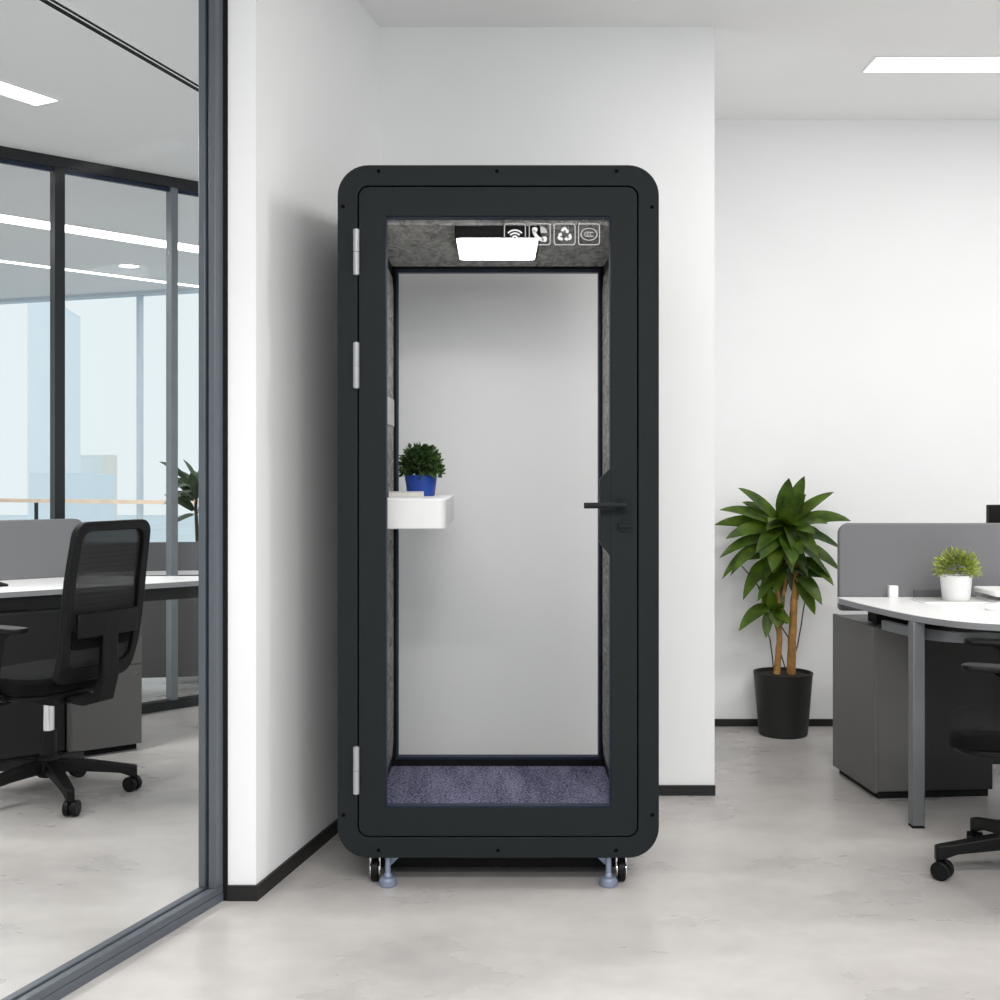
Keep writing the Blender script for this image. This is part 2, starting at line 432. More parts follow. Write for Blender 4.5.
# outer window wall with handrail
OP = Vector((-4.65, 11.2, 0)); OA = math.atan2(-0.73, 2.05)
OD = Vector((math.cos(OA), math.sin(OA), 0))
win3 = bpy.data.objects.new('window_3', None); COL.objects.link(win3); struct(win3)
win3.location = OP; win3.rotation_euler = (0, 0, OA)
def t_out(px):
    k = (px - CX) / F
    return (k * OP.y - OP.x) / (OD.x - k * OD.y)
obj('sill', box(BM(), -5, 5.5, -0.06, 0.06, 0, 0.10), M_frame, win3)
obj('head_rail', box(BM(), -5, 5.5, -0.06, 0.06, ZL - 0.03, ZL), M_mull, win3)
mt = [-5, -3.3, -1.6, t_out(57), t_out(140), t_out(223), 3.8, 5.5]
for t in mt: obj('mullion', box(BM(), t - 0.016, t + 0.016, -0.03, 0.03, 0.10, ZL - 0.03), M_mull, win3)
for a, b in zip(mt, mt[1:]): obj('glass_pane', box(BM(), a + 0.02, b - 0.02, -0.006, 0.006, 0.10, ZL - 0.03), M_glass, win3)
hr = thing('handrail', 'pale wooden handrail on slim dark posts in front of the far windows', 'railing', OP + Vector((0, -0.35, 0)), OA)
obj('rail', box(BM(), -5, 5.4, -0.025, 0.025, 0.993, 1.026), M_wood, hr)
for px in (-200, -80, 51, 230): obj('post', box(BM(), t_out(px) - .012, t_out(px) + .012, -0.012, 0.012, 0, 0.993), M_dark, hr)

# the pale city outside
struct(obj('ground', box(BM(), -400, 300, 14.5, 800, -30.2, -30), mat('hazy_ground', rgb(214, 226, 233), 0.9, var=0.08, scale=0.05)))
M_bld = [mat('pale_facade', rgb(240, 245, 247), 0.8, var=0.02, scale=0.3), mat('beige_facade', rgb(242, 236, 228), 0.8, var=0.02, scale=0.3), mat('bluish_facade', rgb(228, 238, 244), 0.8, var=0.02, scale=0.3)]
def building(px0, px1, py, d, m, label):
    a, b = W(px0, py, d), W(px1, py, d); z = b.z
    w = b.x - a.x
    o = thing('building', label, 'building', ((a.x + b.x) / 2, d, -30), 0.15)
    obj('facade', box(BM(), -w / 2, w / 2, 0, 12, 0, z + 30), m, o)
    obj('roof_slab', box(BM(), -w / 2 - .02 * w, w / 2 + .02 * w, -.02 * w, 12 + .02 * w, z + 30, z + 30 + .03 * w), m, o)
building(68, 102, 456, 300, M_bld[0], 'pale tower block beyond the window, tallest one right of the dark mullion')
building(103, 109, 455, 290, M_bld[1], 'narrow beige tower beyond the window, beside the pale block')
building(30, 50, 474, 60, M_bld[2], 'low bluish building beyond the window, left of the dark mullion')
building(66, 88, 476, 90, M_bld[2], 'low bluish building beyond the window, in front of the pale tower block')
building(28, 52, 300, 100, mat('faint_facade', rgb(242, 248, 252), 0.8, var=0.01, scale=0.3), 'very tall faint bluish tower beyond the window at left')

# ------------------------------------------------------------------ ceiling fittings
def strip_light(label, loc, rotz, lx, ly, group=None, w=0.008):
    o = thing('ceiling_light', label, 'ceiling light', loc, rotz, group)
    ring(bm := BM(), [(-w, -w), (lx + w, -w), (lx + w, ly + w), (-w, ly + w)], [(0, 0), (lx, 0), (lx, ly), (0, ly)], lambda p: (p[0], p[1], -0.006), lambda p: (p[0], p[1], 0.0))
    obj('frame', bm, M_white, o, smooth=0)
    obj('diffuser', box(BM(), 0, lx, 0, ly, -0.004, 0), M_light, o, smooth=0)
    return o
strip_light('long white linear ceiling light above the potted plant and right desk', (1.614, 5.115, ZC), 0, 2.4, 0.185)
strip_light('short white linear ceiling light at far left, nearest the glass partition', (-1.99, 5.165, ZL), R(180 - 28.5 + 90) , 1.3, 0.14)
strip_light('wide bright linear light in the corridor ceiling beyond the office glass', (-3.75, 6.60, ZL), R(48), 4.0, 0.24)
strip_light('thin linear light in the corridor ceiling, farthest from the office glass', (-4.60, 8.05, ZL), R(47.3), 4.6, 0.10)
dl = thing('downlight', 'round white downlight beside the thin corridor light', 'ceiling light', (-2.854, 9.28, ZL))
obj('trim_ring', lathe(BM(), [(0.075, 0), (0.09, -0.002), (0.09, -0.006), (0.075, -0.006)], seg=28), M_white, dl)
obj('lens', lathe(BM(), [(0, -0.004), (0.075, -0.004), (0.075, 0.0)], seg=28), M_light, dl)
a, b = Vector((-1.512, 3.974, ZL)), Vector((-1.235, 4.92, ZL))
dd = (b - a).normalized(); ang = math.atan2(dd.y, dd.x)
gv = thing('slot_vent', 'long black double slot air vent in the office ceiling at upper left', 'vent', a - dd * 1.0, ang)
obj('frame', box(BM(), 0, 4.2, -0.040, 0.034, -0.004, 0), M_white, gv, smooth=0)
obj('slot', box(BM(), 0, 4.2, -0.022, -0.010, -0.006, -0.004), M_blackm, gv, smooth=0)
obj('slot', box(BM(), 0, 4.2, 0.002, 0.024, -0.006, -0.004), M_blackm, gv, smooth=0)

# ------------------------------------------------------------------ the phone booth
D0 = 3.706                                   # depth of the booth's front face
def bx(px, d=D0): return (px - CX) * d / F
def bz(py, d=D0): return EYE - (py - CY) * d / F
booth = thing('phone_booth', 'tall charcoal office phone booth with rounded corners and glass door', 'phone booth', (0, D0, 0))
X0, X1, Z0, Z1 = bx(337.5), bx(659), bz(858), bz(165)
DEP = 0.875
IX, IZ0, IZ1 = 0.402, 0.1675, 2.066          # the cavity
gx0, gx1, gz0, gz1 = bx(357.5), bx(638.5), bz(837.5), bz(185.5)
out = rrect(X0, Z0, X1, Z1, 0.095)
obj('front_frame', ring_y(BM(), out, rrect(gx0, gz0, gx1, gz1, 0.034), 0, 0.05), M_booth, booth, bevel=0.002)
obj('shell', ring_y(BM(), rrect(X0 + .001, Z0 + .001, X1 - .001, Z1 - .001, 0.094), rrect(-IX, IZ0, IX, IZ1, 0.002), 0.05, DEP), [M_boothin], booth)
# the back: black frame, navy seal, clear pane
bd = 4.53 - D0
kx0, kx1, kz0, kz1 = bx(398, 4.53), bx(598.5, 4.53), bz(757, 4.53), bz(272, 4.53)
obj('back_frame', ring_y(BM(), rrect(-IX, IZ0, IX, IZ1, 0.002, 3), rrect(kx0 - .007, kz0 - .009, kx1 + .007, kz1 + .012, 0.002, 3), bd, bd + 0.04), M_blackm, booth)
obj('window_seal', ring_y(BM(), rrect(kx0 - .007, kz0 - .009, kx1 + .007, kz1 + .012, 0.002, 3), rrect(kx0, kz0, kx1, kz1, 0.002, 3), bd + .003, bd + 0.04), M_navy, booth)
obj('back_window', box(BM(), kx0, kx1, bd + .018, bd + .026, kz0, kz1), M_bglass, booth)
# linings
def chamf(x0, z0, x1, z1, c): return [(x0 + c, z0), (x1 - c, z0), (x1, z0 + c), (x1, z1 - c), (x1 - c, z1), (x0 + c, z1), (x0, z1 - c), (x0, z0 + c)]
def panel_xy(z0, z1, x0, x1, y0, y1, c):
    return prism(BM(), [(p[0], p[1]) for p in chamf(x0, y0, x1, y1, c)], z0, z1)
cpb = panel_xy(IZ1 - .006, IZ1 - .0005, -IX + .004, IX - .004, 0.0465, bd - .004, 0.012); box(cpb, -.40, .40, .0462, .0495, IZ1 - .006, 2.10)
obj('ceiling_panel', cpb, M_felt, booth)
obj('carpet', panel_xy(IZ0 + .0005, IZ0 + .008, -IX + .002, IX - .002, 0.055, bd - .002, 0.01), M_carpet, booth)
for s in (-1, 1):
    bm = BM(); pts = chamf(0.06, bz(752, 4.53), bd - 0.006, bz(279, 4.53), 0.05)
    xa, xb = s * IX, s * (IX - 0.008)
    A = [bm.verts.new((xa, p[0], p[1])) for p in pts]; B = [bm.verts.new((xb, p[0], p[1])) for p in pts]
    bm.faces.new(A); bm.faces.new(B[::-1])
    for i in range(8): bm.faces.new((A[i], A[(i + 1) % 8], B[(i + 1) % 8], B[i]))
    obj('side_panel', bm, M_felt, booth)
sw = obj('control_panel', box(BM(), -IX + .008, -IX + .013, bd - .30, bd - .03, 1.455, 1.555), M_decalg, booth, bevel=0.004)
obj('switch', box(BM(), -IX + .013, -IX + .016, bd - .21, bd - .15, 1.50, 1.535), M_decalg, sw)
# wall shelf
sd0, sd1 = 3.85 - D0, 4.525 - D0
bm = BM()
prism(bm, [(-IX + .008, sd0)] + [(-0.167 - .03 + .03 * math.sin(R(a)), sd0 + .03 - .03 * math.cos(R(a))) for a in range(0, 91, 10)] + [(-0.167, sd1), (-IX + .008, sd1)], 1.104, 1.2005)
obj('shelf', bm, M_white, booth, bevel=0.004, bseg=3)
# ceiling lamp of the booth
LD0, LD1 = 3.765, 4.142
zl = bz(239, LD0)
lp = obj('lamp_housing', prism(BM(), rrect(bx(454.5, LD0), LD0 - D0, bx(541, LD0), LD1 + .012 - D0, 0.012, 5), zl + .003, IZ1 - .0065), M_blackm, booth)
obj('lamp_diffuser', prism(BM(), rrect(bx(456.5, LD0), LD0 + .003 - D0, bx(538, LD0), LD1 - D0, 0.014, 6), zl, zl + .0028), M_boothlight, lp)
# door
door = obj('door', ring_y(BM(), rrect(gx0 + .004, gz0 + .004, gx1 - .004, gz1 - .004, 0.031), rrect(bx(385.5), bz(808), bx(611), bz(216), 0.003), 0.001, 0.045), M_booth, booth, bevel=0.0015)
obj('door_seal', ring_y(BM(), rrect(bx(385.5), bz(808), bx(611), bz(216), 0.003, 3), rrect(bx(386.3), bz(807), bx(610.2), bz(217), 0.003, 3), 0.012, 0.043), M_navy, door)
obj('door_glass', box(BM(), bx(385.8), bx(610.8), 0.022, 0.030, bz(807.8), bz(216.2)), M_bglass, door)
lk = obj('lock_plate', prism_xz(BM(), [(bx(612), bz(467.5)), (bx(612), bz(557)), (bx(609.5), bz(555)), (bx(601.5), bz(545)), (bx(600), bz(541)), (bx(600), bz(480)), (bx(601), bz(478))], 0.002, 0.042), M_booth, door)
bm = BM(); c = (bx(623.5), 0, bz(505))
cyl(bm, (c[0], 0.001, c[2]), (c[0], -0.008, c[2]), 0.022, seg=28)
cyl(bm, (c[0], -0.006, c[2]), (c[0], -0.045, c[2]), 0.010)
tube(bm, [(c[0] + .003, -0.042, c[2]), (c[0] - .04, -0.044, c[2] + .001), (bx(600), -0.044, c[2]), (bx(583), -0.044, c[2] - .0005)], [.0085, .0085, .009, .0092], 14)
obj('lever_handle', bm, M_booth, door)
bm = BM(); c = (bx(624), 0, bz(525.5))
cyl(bm, (c[0], 0.001, c[2]), (c[0], -0.007, c[2]), 0.019, seg=28)
box(bm, c[0] - .018, c[0] + .018, -0.02, -0.007, c[2] - .004, c[2] + .004)
obj('thumb_turn', bm, M_booth, door)
for y0, y1 in ((230, 275), (343, 388), (746.5, 793)):
    bm = BM(); zt, zb = bz(y0), bz(y1); zm = (zt + zb) / 2; xc = bx(356.5)
    cyl(bm, (xc, -.008, zb), (xc, -.008, zm - .0008), .0098, seg=18); cyl(bm, (xc, -.008, zm + .0008), (xc, -.008, zt), .0098, seg=18)
    cyl(bm, (xc, -.008, zb - .002), (xc, -.008, zt + .002), .006, seg=12)
    obj('hinge', bm, M_hinge, booth)
for px, py in ((378.5, 171), (497, 171), (616.5, 171), (343, 206.5), (652, 207), (343.5, 815), (652.5, 815), (378.5, 850.5), (498, 850.5), (616, 850.5)):
    bm = BM(); cyl(bm, (bx(px), 0.0005, bz(py)), (bx(px), -.0018, bz(py)), .0065, .005, seg=14); cyl(bm, (bx(px), -.0015, bz(py)), (bx(px), -.0021, bz(py)), .0025, seg=6)
    obj('screw', bm, mat('dark_screw', rgb(6, 7, 8), 0.9, 0.0, spec=0.05), booth)
# castors and levelling feet
def booth_foot(x, y, s):
    f = BM(); lathe(f, [(0, 0), (.024, 0), (.0275, .004), (.0275, .020), (.022, .027), (.012, .029), (.011, .038), (.0085, .041), (.0085, Z0), (0, Z0)], (x, y, 0), 28)
    box(f, x - .012 if s < 0 else x - .045, x + .045 if s < 0 else x + .012, y + .010, y + .03, Z0 - .006, Z0)
    prism_xz(f, [(x - .004 * s * -1, Z0 - .006), (x + s * -1 * .040, Z0 - .006), (x + s * -1 * .008, Z0 - .036)], y + .012, y + .020)
    obj('levelling_foot', f, M_foot, booth)
    cx = x + s * .043; cy = y + .045
    cst = BM(); box(cst, cx - .019, cx + .019, cy - .03, cy + .03, Z0 - .008, Z0); prism_xz(cst, [(cx - .017, Z0 - .008), (cx + .017, Z0 - .008), (cx + .017, .04), (cx + .0125, .03), (cx + .0125, Z0 - .017), (cx - .0125, Z0 - .017), (cx - .0125, .03), (cx - .017, .04)], cy - .014, cy + .014)
    for q in (-1, 1): cyl(cst, (cx + q * .0125, cy, .040), (cx + q * .0155, cy, .040), .027, seg=24)
    co = obj('castor', cst, M_chrome, booth)
    wh = BM(); cyl(wh, (cx - .012, cy, .040), (cx + .012, cy, .040), .040, seg=28)
    obj('wheel', wh, M_black, co, bevel=.004)
for s in (-1, 1):
    booth_foot(bx(387) if s < 0 else bx(609.5), 0.03, s)
    booth_foot(bx(387) if s < 0 else bx(609.5), 0.70, s)

obj('under_booth_shade', box(BM(), X0 + .09, X1 - .09, .14, DEP - .06, .022, Z0 - .0005), M_blackm, booth)  # added black block that deepens the shade under the booth

# icons on the door glass (white vinyl)
IY = 0.0195
def icon(px, name): 
    x, z = bx(px), bz(233)
    h = 0.034
    o = obj(name, ring_y(BM(), rrect(x - h, z - h, x + h, z + h, 0.009, 5), rrect(x - h + .003, z - h + .003, x + h - .003, z + h - .003, 0.007, 5), IY, IY + .0015), M_decalg, door, smooth=0)
    o['label'] = 'white icon in a thin rounded square'
    return x, z, o
def arc_pts(cx, cz, r, a0, a1, n=14): return [(cx + r * math.cos(R(a0 + (a1 - a0) * i / n)), cz + r * math.sin(R(a0 + (a1 - a0) * i / n))) for i in range(n + 1)]
def band(bm, cx, cz, r, t, a0, a1, n=16, ex=1.0):
    o = [(cx + (p[0] - cx) * ex, p[1]) for p in arc_pts(cx, cz, r + t / 2, a0, a1, n)]
    i = [(cx + (p[0] - cx) * ex, p[1]) for p in arc_pts(cx, cz, r - t / 2, a0, a1, n)]
    for k in range(n):
        prism_xz(bm, [o[k], o[k + 1], i[k + 1], i[k]], IY, IY + .0015)
x, z, o = icon(515, 'wifi_icon'); bm = BM()
for r in (.010, .0195, .029): band(bm, x, z - .016, r, .0048, 42, 138)
prism_xz(bm, arc_pts(x, z - .017, .0048, 0, 345, 15), IY, IY + .0015)
obj('symbol', bm, M_decal, o, smooth=0)
x, z, o = icon(540, 'telephone_icon'); bm = BM()
# handset: curved bar from upper left to lower right with two lobes
cxh, czh = x + .018, z + .018
band(bm, cxh, czh, .037, .010, 190, 260)
for aa in (186, 264):
    c = (cxh + .0335 * math.cos(R(aa)), czh + .0335 * math.sin(R(aa)))
    ca, sa = math.cos(R(aa)), math.sin(R(aa))
    pts = [(c[0] + ca * p[0] - sa * p[1], c[1] + sa * p[0] + ca * p[1]) for p in rrect(-.0085, -.0075, .0085, .0075, .007, 5)]
    prism_xz(bm, pts, IY, IY + .0015)
obj('symbol', bm, M_decal, o, smooth=0)
bm = BM(); prism_xz(bm, [(x + .003, z + .004)] + arc_pts(x + .003, z + .004, .020, 0, 95, 10), IY, IY + .0015)
obj('sound_wave', bm, M_decalg, o, smooth=0)
x, z, o = icon(565, 'recycling_icon'); bm = BM()
for k in range(3):
    a = 90 + 120 * k
    def rot(p, a=a): ca, sa = math.cos(R(a - 90)), math.sin(R(a - 90)); return (x + ca * p[0] - sa * p[1], z - .002 + sa * p[0] + ca * p[1])
    prism_xz(bm, [rot(p) for p in ((-.0085, .019), (-.004, .0235), (.004, .0235), (.0095, .015), (.013, .017), (.0115, .0045), (.001, .009), (.0045, .0115), (.001, .0168), (-.0035, .0105), (-.0125, .0125))], IY, IY + .0015)
obj('symbol', bm, M_decal, o, smooth=0)
x, z, o = icon(589.5, 'certification_icon'); bm = BM()
band(bm, x, z, .0185, .0026, 0, 360, 36, 1.35)
for k in range(3): band(bm, x - .0075 + .0085 * k, z, .0068, .0026, 50, 310, 14, 0.85)
obj('symbol', bm, M_decalg, o, smooth=0)

# things on the booth's shelf
random.seed(3)
def small_leaf(bm, p, d, ln, w, up):
    d = d.normalized(); s = d.cross(up)
    s = s.normalized() if s.length > 1e-4 else Vector((1, 0, 0)); nn = s.cross(d)
    v = [bm.verts.new(p), bm.verts.new(p + d * ln * .5 + s * w / 2 - nn * ln * .05), bm.verts.new(p + d * ln), bm.verts.new(p + d * ln * .5 - s * w / 2 - nn * ln * .05), bm.verts.new(p + d * ln * .5)]
    bm.faces.new((v[0], v[1], v[4])); bm.faces.new((v[1], v[2], v[4])); bm.faces.new((v[2], v[3], v[4])); bm.faces.new((v[3], v[0], v[4]))
PD = 4.26
pp = thing('potted_plant', 'small bushy green plant in a blue pot on the booth shelf', 'plant', ((421 - CX) * PD / F, PD, 1.2008))
obj('pot', lathe(BM(), [(0, 0), (.046, 0), (.049, .004), (.0565, .066), (.0575, .074), (.053, .074), (.050, .062), (0, .062)]), M_potblue, pp)
obj('soil', lathe(BM(), [(0, .066), (.051, .066), (.050, .0622), (0, .0622)]), M_soil, pp)
bm = BM()
for k in range(1300):
    th, ph = random.uniform(0, 2 * PI), math.asin(random.uniform(-.38, 1))
    r = random.uniform(.35, 1.0)
    dv = Vector((math.cos(th) * math.cos(ph), math.sin(th) * math.cos(ph), math.sin(ph)))
    p = Vector((dv.x * .072 * r, dv.y * .072 * r, .100 + dv.z * .080 * r))
    if p.z < .072: p.z = .072 + random.uniform(0, .01)
    d = (dv + Vector((random.gauss(0, .5), random.gauss(0, .5), random.gauss(0, .5)))).normalized()
    small_leaf(bm, p, d, random.uniform(.016, .026), random.uniform(.012, .018), Vector((random.gauss(0, .6), random.gauss(0, .6), 1)))
obj('foliage', bm, M_leafd, pp, smooth=0)
bm = BM()
for k in range(14):
    th = random.uniform(0, 2 * PI); r = random.uniform(.01, .04)
    tube(bm, [(r * .5 * math.cos(th), r * .5 * math.sin(th), .064), (r * 1.4 * math.cos(th), r * 1.4 * math.sin(th), .13)], .0012, 5)
obj('stem', bm, M_leafd, pp)
BD = 4.03
bk = thing('book', 'small closed book with pale pages lying on the booth shelf before the blue pot', 'book', ((406.5 - CX) * BD / F, BD, 1.2008), R(4))
obj('cover', box(BM(), -.060, .062, 0, .09, 0, .0025), M_decalg, bk)
obj('cover', box(BM(), -.060, .058, 0, .09, .0165, .019), M_decalg, bk)
obj('spine', box(BM(), -.068, -.060, -.001, .09, 0, .019), M_blackm, bk, bevel=.001)
obj('pages', box(BM(), -.060, .058, .003, .087, .0026, .0164), mat('paper_pages', rgb(214, 211, 205), 0.9, var=0.08, scale=200), bk)

# ------------------------------------------------------------------ office chairs
def make_chair(label, loc, rotz, base_rot, group, ay=0.0):
    t = thing('office_chair', label, 'chair', loc, rotz, group)
    # five-star base
    hb = BM(); lathe(hb, [(0, .085), (.040, .085), (.050, .10), (.050, .135), (.036, .165), (.030, .17), (0, .17)], seg=28)
    obj('hub', hb, M_black, t)
    for k in range(5):
        a = base_rot + 2 * PI * k / 5 - rotz; d = Vector((math.cos(a), math.sin(a), 0)); s = Vector((-d.y, d.x, 0))
        bm = BM()
        sweep_box(bm, [(d * .03 + Vector((0, 0, .128)), s * .026, Vector((0, 0, .026))), (d * .15 + Vector((0, 0, .117)), s * .023, Vector((0, 0, .022))), (d * .27 + Vector((0, 0, .098)), s * .019, Vector((0, 0, .018))), (d * .318 + Vector((0, 0, .084)), s * .016, Vector((0, 0, .024))), (d * .335 + Vector((0, 0, .080)), s * .014, Vector((0, 0, .024)))])
        lg = obj('base_leg', bm, M_black, t, bevel=.005)
        c = d * .325; e = Vector((math.cos(a + .9), math.sin(a + .9), 0))
        bm = BM(); cyl(bm, (c.x, c.y, .05), (c.x, c.y, .082), .008)
        cc = c + Vector((-e.y, e.x, 0)) * .012; cc.z = .030
        for q in (-1, 1): cyl(bm, cc + e * (q * .006), cc + e * (q * .026), .030, seg=24)
        cyl(bm, cc - e * .02, cc + e * .02, .022, seg=20)
        obj('castor', bm, M_black, lg, bevel=.003)
    bm = BM(); cyl(bm, (0, 0, .15), (0, 0, .265), .030, seg=24); obj('column_sleeve', bm, M_black, t)
    bm = BM(); cyl(bm, (0, 0, .26), (0, 0, .40), .022, seg=24); obj('gas_column', bm, M_chrome, t)
    # mechanism and lever
    bm = BM(); prism(bm, rrect(-.09, -.14, .09, .10, .03, 5), .385, .425); lathe(bm, [(0, .375), (.05, .375), (.05, .40), (0, .40)], seg=20)
    obj('mechanism', bm, M_black, t, bevel=.004)
    bm = BM(); tube(bm, [(-.06, .04, .40), (-.16, .05, .395), (-.24, .06, .385)], [.007, .007, .008]); 
    lathe(bm, [(0, -.012), (.022, -.008), (.024, 0), (.016, .008), (0, .010)], (-.245, .06, .385), 14)
    obj('lever', bm, M_black, t)
    # seat: pan and cushion
    def seat_pts(s): return [(p[0] * s, p[1] * s + .03) for p in rrect(-.245, -.215, .245, .245, .10, 8)]
    bm = BM(); prism(bm, seat_pts(.93), .420, .442); obj('seat_pan', bm, M_black, t, bevel=.006)
    bm = BM(); rows = []
    for s, z in ((.90, .440), (.985, .450), (1.0, .470), (.985, .492), (.93, .506), (.75, .511), (.4, .508)):
        rows.append([bm.verts.new((p[0], p[1], z - (.018 * max(0, (p[1] - .12) / .15) ** 2 if p[1] > .12 else 0))) for p in seat_pts(s)])
    n = len(rows[0])
    for A, B in zip(rows, rows[1:]):
        for i in range(n): bm.faces.new((A[i], A[(i + 1) % n], B[(i + 1) % n], B[i]))
    bm.faces.new(rows[0][::-1]); bm.faces.new(rows[-1])
    obj('seat', bm, M_fabric, t)
    # backrest
    ZB0, ZB1 = .485, 1.10
    def by(z):
        u = (z - ZB0) / (ZB1 - ZB0)
        return -.222 + .035 * math.sin(PI * min(1, max(0, u * 1.6))) * -1 * (.2) - .03 - .100 * max(0, u) ** 1.15 + .025 * max(0, .15 - u) / .15
    def taper(p):
        u = (p[1] - ZB0) / (ZB1 - ZB0)
        return p[0] * (0.95 + .07 * math.sin(PI * min(1, max(0, u) * .95)) + .0 * u)
    def f0(p): return (taper(p), by(p[1]) - .017, p[1])
    def f1(p): return (taper(p), by(p[1]) + .017, p[1])
    def dense(pts, m=6):
        o = []
        for i in range(len(pts)):
            a, b = pts[i], pts[(i + 1) % len(pts)]
            k = m if math.dist(a, b) > .1 else 1
            for q in range(k): o.append((a[0] + (b[0] - a[0]) * q / k, a[1] + (b[1] - a[1]) * q / k))
        return o
    o_ = dense(rrect(-.192, ZB0, .192, ZB1, .05, 7)); 
    i_ = dense(rrect(-.158, ZB0 + .062, .158, ZB1 - .036, .045, 7))
    obj('back_frame', ring(BM(), o_, i_, f0, f1), M_black, t, bevel=.005)
    bm = BM(); prev = None
    for k in range(25):
        z = ZB0 + .055 + (ZB1 - .03 - ZB0 - .055) * k / 24
        row = [bm.verts.new((taper((x, z)) if 0 else x * (taper((1, z))), by(z) + .006 - .012 * (1 - (x / .19) ** 2), z)) for x in [(-.163 + .326 * q / 12) for q in range(13)]]
        if prev:
            for q in range(12): bm.faces.new((prev[q], prev[q + 1], row[q + 1], row[q]))
        prev = row
    obj('back_mesh', bm, M_mesh, t)
    # lumbar support: plate and inner pad
    bm = BM()
    sweep_box(bm, [((x, by(.70) - .030 - .012 * (1 - (x / .16) ** 2), .70 + .01), (0, .007, 0), (0, 0, .046)) for x in [-.15, -.11, -.06, 0, .06, .11, .15]])
    obj('lumbar_support', bm, M_black, t, bevel=.004)
    bm = BM(); prism_xz(bm, rrect(-.15, .615, .15, .79, .03, 5), by(.7) + .002, by(.7) + .014); obj('lumbar_pad', bm, M_fabric, t)
    # spine from mechanism up to the back
    bm = BM()
    sweep_box(bm, [((0, -.10, .412), (.045, 0, 0), (0, 0, .018)), ((0, -.22, .405), (.042, 0, 0), (0, .006, .018)), ((0, -.295, .425), (.040, 0, 0), (0, .016, .014)), ((0, -.322, .50), (.040, 0, 0), (0, .016, 0)), ((0, -.325, .60), (.038, 0, 0), (0, .014, 0)), ((0, -.325, .74), (.034, 0, 0), (0, .012, 0))])
    obj('back_spine', bm, M_black, t, bevel=.005)
    # arms
    for s in (-1, 1):
        bm = BM()
        sweep_box(bm, [((s * .10, -.01, .425), (0, .030, 0), (0, 0, .010)), ((s * .24, -.01, .425), (0, .030, 0), (0, 0, .010)), ((s * .272, -.005, .445), (s * .008, .030, 0), (s * -.006, 0, .008)), ((s * .285, .010 + .3 * ay, .55), (s * .011, .030, 0), (0, .004, 0)), ((s * .285, .035 + .7 * ay, .66), (s * .011, .032, 0), (0, .004, 0)), ((s * .285, .045 + .8 * ay, .690), (s * .02, .060, 0), (0, 0, .004))][0:])
        am = obj('armrest', bm, M_black, t, bevel=.004)
        bm = BM(); prism(bm, [(p[0] + s * .285, p[1] + .05 + ay) for p in rrect(-.040, -.13, .040, .135, .035, 6)], .694, .711)
        obj('arm_pad', bm, M_black, am, bevel=.006, bseg=3)
    return t
make_chair('black mesh-back office chair behind the glass at left, turned to the left desk', (-1.775, 4.74, 0), R(62), R(16), None, -0.115)
make_chair('black office chair cut off by the right edge, facing left', (1.72, 3.79, 0), R(68), R(178), None, 0.05)

# ------------------------------------------------------------------ left office furniture
DA = math.atan2(.6, .8); DP = Vector((-2.169, 5.226, 0))
dk = thing('desk', 'white-topped office desk behind the glass at left', 'desk', DP, DA)
obj('desktop', prism(BM(), [(-.55, 0), (1.34, 0), (1.34, .06), (1.0, .225), (.76, .39), (.62, .52), (.50, .60), (-.55, .60)], .733, .760), M_desk, dk, bevel=.003)
obj('edge_band', box(BM(), -.55, 1.34, -.003, 0.0005, .734, .757), M_edge, dk)
obj('apron', box(BM(), -.5, 1.2, .05, .08, .67, .7325), M_greyd, dk)
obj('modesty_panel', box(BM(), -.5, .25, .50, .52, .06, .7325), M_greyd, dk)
for x, y in ((-.5, .03), (-.5, .56), (1.2, .10), (.5, .545)):
    obj('leg', box(BM(), x - .02, x + .02, y - .02, y + .02, 0, .7325), M_leg, dk)
cb = thing('drawer_pedestal', 'grey drawer pedestal under the left desk, behind the chair', 'drawers', DP, DA)
obj('body', box(BM(), .285, .608, -.058, .44, .03, .665), M_grey, cb, bevel=.002)
obj('plinth', box(BM(), .30, .595, -.03, .42, 0, .03), M_blackm, cb)
for z0, z1 in ((.533, .662), (.40, .530), (.033, .397)):
    f = obj('drawer', box(BM(), .288, .605, -.072, -.0585, z0, z1), M_grey, cb, bevel=.0015)
lkk = BM(); cyl(lkk, (.575, -.0725, .36), (.575, -.076, .36), .006); obj('lock', lkk, M_leg, cb)
shade_left = thing('under_desk_shade', 'low black block standing in for shade under the left desk beside the grey drawers', 'cabinet', DP, DA)  # added cabinet-shaped block, its black stands in for under-desk shade
obj('body', box(BM(), -.45, .278, .0, .44, .03, .665), M_greyd, shade_left, bevel=.002)
obj('door', box(BM(), -.44, .274, -.015, -.0005, .035, .66), M_greyd, shade_left, bevel=.002)  # front of the added shade block, not a real door
obj('plinth', box(BM(), -.43, .26, .02, .42, 0, .03), M_blackm, shade_left)  # base of the added shade block
ds = thing('desk_screen', 'grey fabric desk screen along the back of the left desk', 'screen', DP, DA)
for x0, x1 in ((-.55, .085), (.088, .545)):
    r = .05 if x1 > .3 else .004
    obj('panel', prism_xz(BM(), rrect(x0, .7605, x1, 1.048, r, 6) if r < .01 else [(x0, .7605), (x1, .7605)] + [(x1 - r + r * math.cos(R(a)), 1.048 - r + r * math.sin(R(a))) for a in range(0, 91, 15)] + [(x0, 1.048)], .555, .585), M_screen, ds, bevel=.004)
lt = thing('tablet', 'thin black tablet lying on the left desk', 'tablet', DP + Vector((0, 0, .7602)), DA)
obj('body', prism(BM(), rrect(-.34, .24, .10, .44, .012, 4), 0, .009), M_black, lt)
bm = BM(); tube(bm, [(-.2, .40, .012), (-.06, .36, .014), (.0, .33, .012)], .004, 8); obj('pen', bm, M_chrome, lt)
